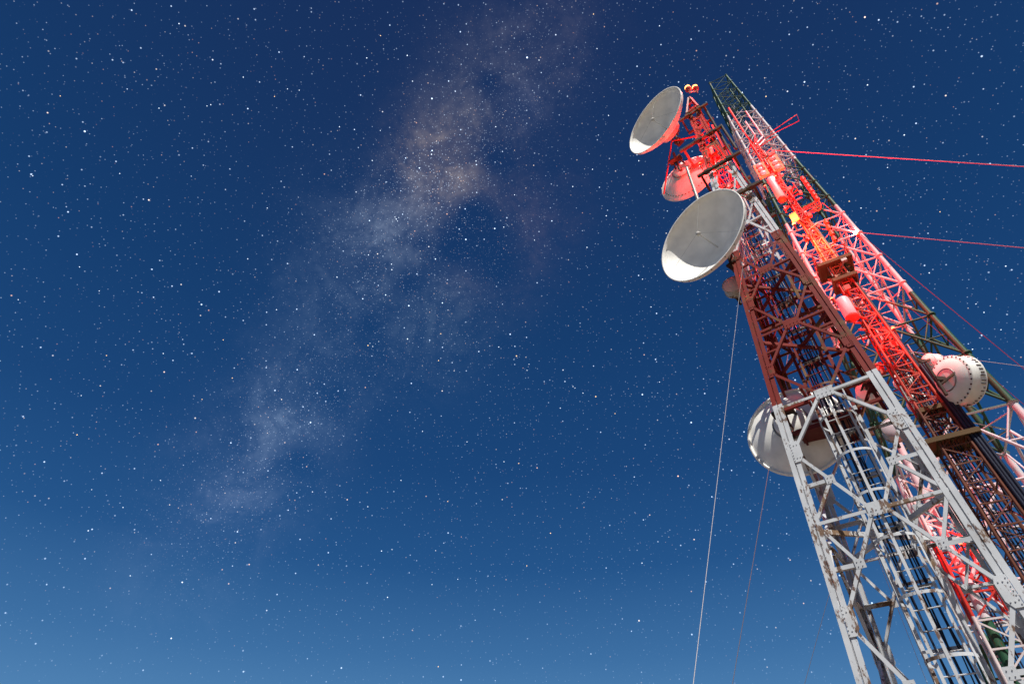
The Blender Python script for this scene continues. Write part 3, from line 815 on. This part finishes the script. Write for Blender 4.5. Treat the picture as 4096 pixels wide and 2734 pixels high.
for su in (-1, 1):
    for sv in (-1, 1):
        b = MB(); z = zC0
        while z < zC1-.01:
            z2 = min(zC1, z+1.6)
            r = .058+.085*max(0, 1-(z/zC1))**1.15
            b.tube(CPt(su, sv, z), CPt(su, sv, z2), r, 10, cap=(z2 >= zC1))
            z = z2
        b.build('leg', matC, towerC)
mc = Members(Matrix.Identity(4))
zs = [zC1]
while zs[-1] > zC0:
    w = Cw(zs[-1]); zs.append(zs[-1]-max(1.3, 1.45*w))
zs = zs[::-1]
quad = [((-1, -1), (1, -1)), ((1, -1), (1, 1)), ((1, 1), (-1, 1)), ((-1, 1), (-1, -1))]
for i, (z, z2) in enumerate(zip(zs[:-1], zs[1:])):
    t_ = .027+.034*max(0, 1-z/zC1)
    upper = z > 24
    for a, c in quad:
        A0, C0, A1, C1 = CPt(*a, z), CPt(*c, z), CPt(*a, z2), CPt(*c, z2)
        mc.add('horizontal_brace', MB().tube(A1, C1, t_*.85, 7), matC)
        if z2 > 37.4:
            mc.add('diagonal_brace', MB().tube(A0, C1, t_*.7, 6), matC); mc.add('diagonal_brace', MB().tube(C0+(C0-A0)*.001, A1, t_*.7, 6), matC)
        else:
            mid = A1.lerp(C1, .5)
            mc.add('diagonal_brace', MB().tube(A0, mid, t_, 7), matC); mc.add('diagonal_brace', MB().tube(C0, mid, t_, 7), matC)
            if Cw(z) > .75:
                for p, q, up_ in ((A0, A1, mid), (C0, C1, mid)):
                    m1 = p.lerp(up_, .5)
                    mc.add('redundant_brace', MB().tube(m1, p.lerp(q, .5), t_*.62, 6), matC)
                    mc.add('redundant_brace', MB().tube(m1, q.lerp(up_, .06), t_*.62, 6), matC)
            if i % 2 == 0 and Cw(z) > .6:
                nx = {0: 1}.get(0)
    # flanges at leg joints
    b = MB()
    for su in (-1, 1):
        for sv in (-1, 1):
            p = CPt(su, sv, z2); d = (CPt(su, sv, z2+.3)-CPt(su, sv, z2-.3)).normalized()
            r = .058+.085*max(0, 1-(z2/zC1))**1.15
            f = MB(); f.lathe([(r*.9, -.035), (r*1.5, -.035), (r*1.5, .035), (r*.9, .035)], p, d, 14); mc.add('leg_flange', f, matC)
    # inner plan bracing
    if i % 2 == 0:
        m4 = [CPt(*a, z2).lerp(CPt(*c, z2), .5) for a, c in quad]
        for k in range(4): mc.add('plan_brace', MB().tube(m4[k], m4[(k+1) % 4], t_*.55, 6), matC)
    if Cw(z) > .7:
        mc.add('plan_brace', MB().tube(CPt(-1, -1, z2-.06), CPt(1, 1, z2-.06), t_*.5, 6), matC)
        mc.add('plan_brace', MB().tube(CPt(-1, 1, z2-.2), CPt(1, -1, z2-.2), t_*.5, 6), matC)
mc.emit(towerC)
b = MB()
for k in range(4):
    pts = []; z = zC0
    while z < zC1-2: pts.append(Cpos(z)+cu*(-.15+.1*k)+cv*(.3)); z += 3
    b.path(pts, .03, 6)
b.build('feeder_cable', matCable, towerC)
Lc = empty('ladder'); Lc.parent = towerC
for s_ in (-.22, .22):
    b = MB(); z = zC0
    while z < zC1-2: b.beam(Cpos(z)+cu*s_, Cpos(z+2)+cu*s_, .02); z += 2
    b.build('ladder_rail', matC, Lc)
b = MB(); z = zC0
while z < zC1-1: b.tube(Cpos(z)-cu*.22, Cpos(z)+cu*.22, .014, 5); z += .4
b.build('rung', matC, Lc)['kind'] = 'stuff'

# ================================================================== small lattice mast behind, seen through the near tower
D_D = 21.5; pD = at(3925, 2400, D_D); D_LOC = Vector((pD.x, pD.y, 0))
mD = empty('lattice_mast', D_LOC, -.55, 'short red and white lattice mast seen through the right side of the near tower', 'mast')
matD = paint('mast_paint_red_white', [(0, (.50, .035, .02)), (4.2, (.62, .58, .56)), (6.6, (.50, .035, .02)), (9.0, (.62, .58, .56))], rust=.3)
md = Members(frame(-.55, D_LOC))
for sx in (-1, 1):
    for sy in (-1, 1):
        MB().tube((sx*.46, sy*.46, 0), (sx*.40, sy*.40, 11.0), .05, 8).build('leg', matD, mD)
z = .2; i = 0
while z < 10.6:
    w = .46-.06*z/11; z2 = z+.72; w2 = .46-.06*z2/11
    for (a, c) in (((-1, -1), (1, -1)), ((1, -1), (1, 1)), ((1, 1), (-1, 1)), ((-1, 1), (-1, -1))):
        md.add('horizontal_brace', MB().beam((a[0]*w, a[1]*w, z), (c[0]*w, c[1]*w, z), .024), matD)
        p, q = (a, c) if i % 2 else (c, a)
        md.add('diagonal_brace', MB().beam((p[0]*w, p[1]*w, z), (q[0]*w2, q[1]*w2, z2), .022), matD)
    z = z2; i += 1
md.emit(mD)
for k in range(5): MB().tube((-.14+.07*k, .1, 0), (-.14+.07*k, .1, 10.5), .02, 6).build('feeder_cable', matCable, mD)

# ================================================================== guy wires
def wire(p1, P1, p2, R, label, r=.012, sag=0.0, ground=True, group='guy wires of the slender mast', az=None):
    """from P1 down to an anchor on the ground, R metres from the mast, in the plane through the two sight lines"""
    n = ray(*p1).cross(ray(*p2)).normalized()
    # ground points satisfy n.(P-cam)=0 with z=0
    base = Vector((P1.x, P1.y, 0)); k = n.z*CAMZ   # n.x*x+n.y*y = k
    hn = Vector((n.x, n.y)); foot = Vector((base.x, base.y)); dd = (k-hn.dot(foot))/hn.length_squared
    f = foot+hn*dd; tdir = Vector((-n.y, n.x)).normalized()
    off = math.sqrt(max(0, R*R-(f-foot).length_squared))
    cands = [f+tdir*off, f-tdir*off]
    # keep the anchor whose sight line continues the picture line towards p2
    def sc_(c):
        best = 1e9
        for tt in (.15, .3, .5, .7):
            P = P1.lerp(Vector((c.x, c.y, 0)), tt)-Vector((0, 0, CAMZ))
            fw = P.y*math.cos(PITCH)+P.z*math.sin(PITCH)
            if fw < .1: continue
            x = 2048+2276*P.x/fw; y = 1367-2276*(-P.y*math.sin(PITCH)+P.z*math.cos(PITCH))/fw
            v = (Vector((x, y))-Vector(p1)).dot((Vector(p2)-Vector(p1)).normalized())
            if v > 0: best = min(best, tt)
        return best
    c = min(cands, key=sc_)
    G = Vector((c.x, c.y, 0)); root_pts = []
    for k in range(41):
        t = k/40; p = P1.lerp(G, t); p.z -= sag*4*t*(1-t); root_pts.append(p-G)
    b = MB(); b.path(root_pts, r, 6)
    o = b.build('guy_wire', matWireRed if ('pink' in label or 'red' in label) else matWire); o.location = G
    tag(o, label, 'wire', group)
    return G
def onB(px, py): return Bpos(zB(px, py))
W = [((3000, 820), (2773, 2734), (3190, 860), 13.5, 'guy wire dropping left of the near tower, farther left of the two', .0026),
     ((3159, 1378), (2930, 2734), (3250, 985), 13.5, 'guy wire dropping behind the large rear dish, right of the other left one', .010),
     ((3183, 607), (4096, 666), (3085, 640), 19, 'thick pink lit guy wire, uppermost of those crossing the sky to the right edge', .015),
     ((3300, 917), (4096, 991), (3215, 905), 19, 'pink lit guy wire, second from the top crossing to the right edge', .012),
     ((3575, 1046), (4096, 1475), (3270, 850), 17, 'pink guy wire sloping down right alongside the far tower', .012),
     ((3616, 1210), (3840, 1400), (3370, 1095), 16, 'dim red guy wire passing in front of the green bracing', .009),
     ((3600, 1400), (4096, 1465), (3560, 1395), 18, 'pale thin guy wire behind the large bolted drum', .007),
     ((3459, 2100), (3710, 2734), (3300, 1700), 9, 'thin pale guy wire crossing the inside of the near tower', .006),
     ((3307, 2410), (3218, 2734), (3420, 1990), 10, 'thin dark guy wire left of the white leg at the bottom of the picture', .006)]
for p1, p2, pb, R, label, r in W:
    P1 = onB(*pb)
    # start exactly in the sight plane
    n = ray(*p1).cross(ray(*p2)).normalized(); P1 = P1-n*n.dot(P1-Vector((0, 0, CAMZ)))
    wire(p1, P1, p2, R, label, r)

# ================================================================== obstruction lights and added fill lamps
def lamp(P, label, power, name='obstruction_or_fill_light', r=.085, twin=False, col=(1, .025, .025), rad=.09, stem=.35, mat=matLamp, dirs=None):
    root = empty(name, P, 0, label, 'lamp')
    if mat is matLamp and not twin: mat = matLampS
    offs = [Vector((0, 0, 0))] if not twin else [Vector((-.14, .03, .10)), Vector((.14, -.03, 0))]
    for o in offs:
        MB().lathe([(.001, r*1.5), (r*.6, r*1.35), (r*.95, r*.7), (r, 0), (r*.95, -r*.5)], o, (0, 0, 1), 20).build('lens', mat, root)
        if twin: MB().lathe([(r*1.0, -r*.15), (r*1.03, r*.1), (r*.99, r*.6)], o, (0, 0, 1), 20).build('bulb_band', matBulb, root)
        MB().lathe([(r*1.1, -r*.5), (r*1.1, -r*.9), (r*.6, -r*1.3), (.02, -r*1.3-stem)], o, (0, 0, 1), 16).build('lamp_base', matRedT, root)
    if twin: MB().beam((-.18, .03, -stem*.8), (.18, -.03, -stem*.95), .02).build('crossbar', matRedT, root)
    l = bpy.data.lights.new('lamp_glow', 'POINT'); l.energy = power; l.color = col; l.shadow_soft_size = rad
    lo = bpy.data.objects.new('lamp_glow', l); COL.objects.link(lo); lo.parent = root; lo.location = (0, 0, r*2.0+rad)
    return root
lamp(at(2767, 355, 13.0), 'pair of glowing red lamps on the tip of the near tower', 1500, twin=True, name='beacon_lamp', r=.12)
lampP = at(3176, 897, 15.9)
lamp(lampP, 'glowing amber red lamp on the left edge of the slender mast', 700, r=.05, rad=.05, mat=matLampO, col=(1, .13, .035))
lamp(at(3330, 985, 19.0), 'red lamp on the back of the slender mast above its railed platform', 2300, r=.06, col=(1, .028, .03))
lamp(Cpos(22.0)-cv*Cw(22)*1.05+cu*Cw(22)*.9, 'red lamp on the right leg of the far tower above the white band', 1900, r=.06, col=(1, .028, .03))
lamp(Bpos(11.6)+ru*.2-rv*.8, 'red lamp on the slender mast below the fat pink cylinder', 110, r=.05)
lamp(Bpos(20.6)-rv*.7-ru*.15, 'red lamp amid the clutter near the top of the slender mast', 420, r=.05)
lamp(A_MTX @ Vector((.05, .1, zc(18.6))), 'red lamp inside the top of the near tower', 560, r=.04, rad=.04)
lamp(at(2800, 655, 13.35), 'added red fill lamp between the near tower and the pink glowing rear dish', 170, r=.045, rad=.04)  # added lamp that turns the back of the dish pink
lamp(D_LOC+Vector((-.3, -.75, 8.6)), 'red lamp on the short mast behind the near tower', 90, r=.045, rad=.04)
lamp(at(3328, 1195, 15.1), 'added red fill lamp left of the fat pink cylinder, behind the red leg', 230, r=.045, rad=.04)  # unseen lamp added to tint the fat cylinder from the front
lamp(at(3060, 745, 15.2), 'added red fill lamp just below the orange panel antennas, left of the upper pink cylinder', 110, r=.035, rad=.03)  # lamp added so the upper cylinder turns pink
# tiny status lights
for (px, py, D, lb, mt) in ((3571, 1310, 16.6, 'tiny green indicator light on the square antenna box', matGreenL),):
    o = MB().lathe([(.001, .03), (.03, .02), (.035, 0), (.03, -.03), (.001, -.03)], (0, 0, 0), (0, 0, 1), 12).build('indicator_light', mt); o.location = at(px, py, D)
    tag(o, lb, 'lamp')
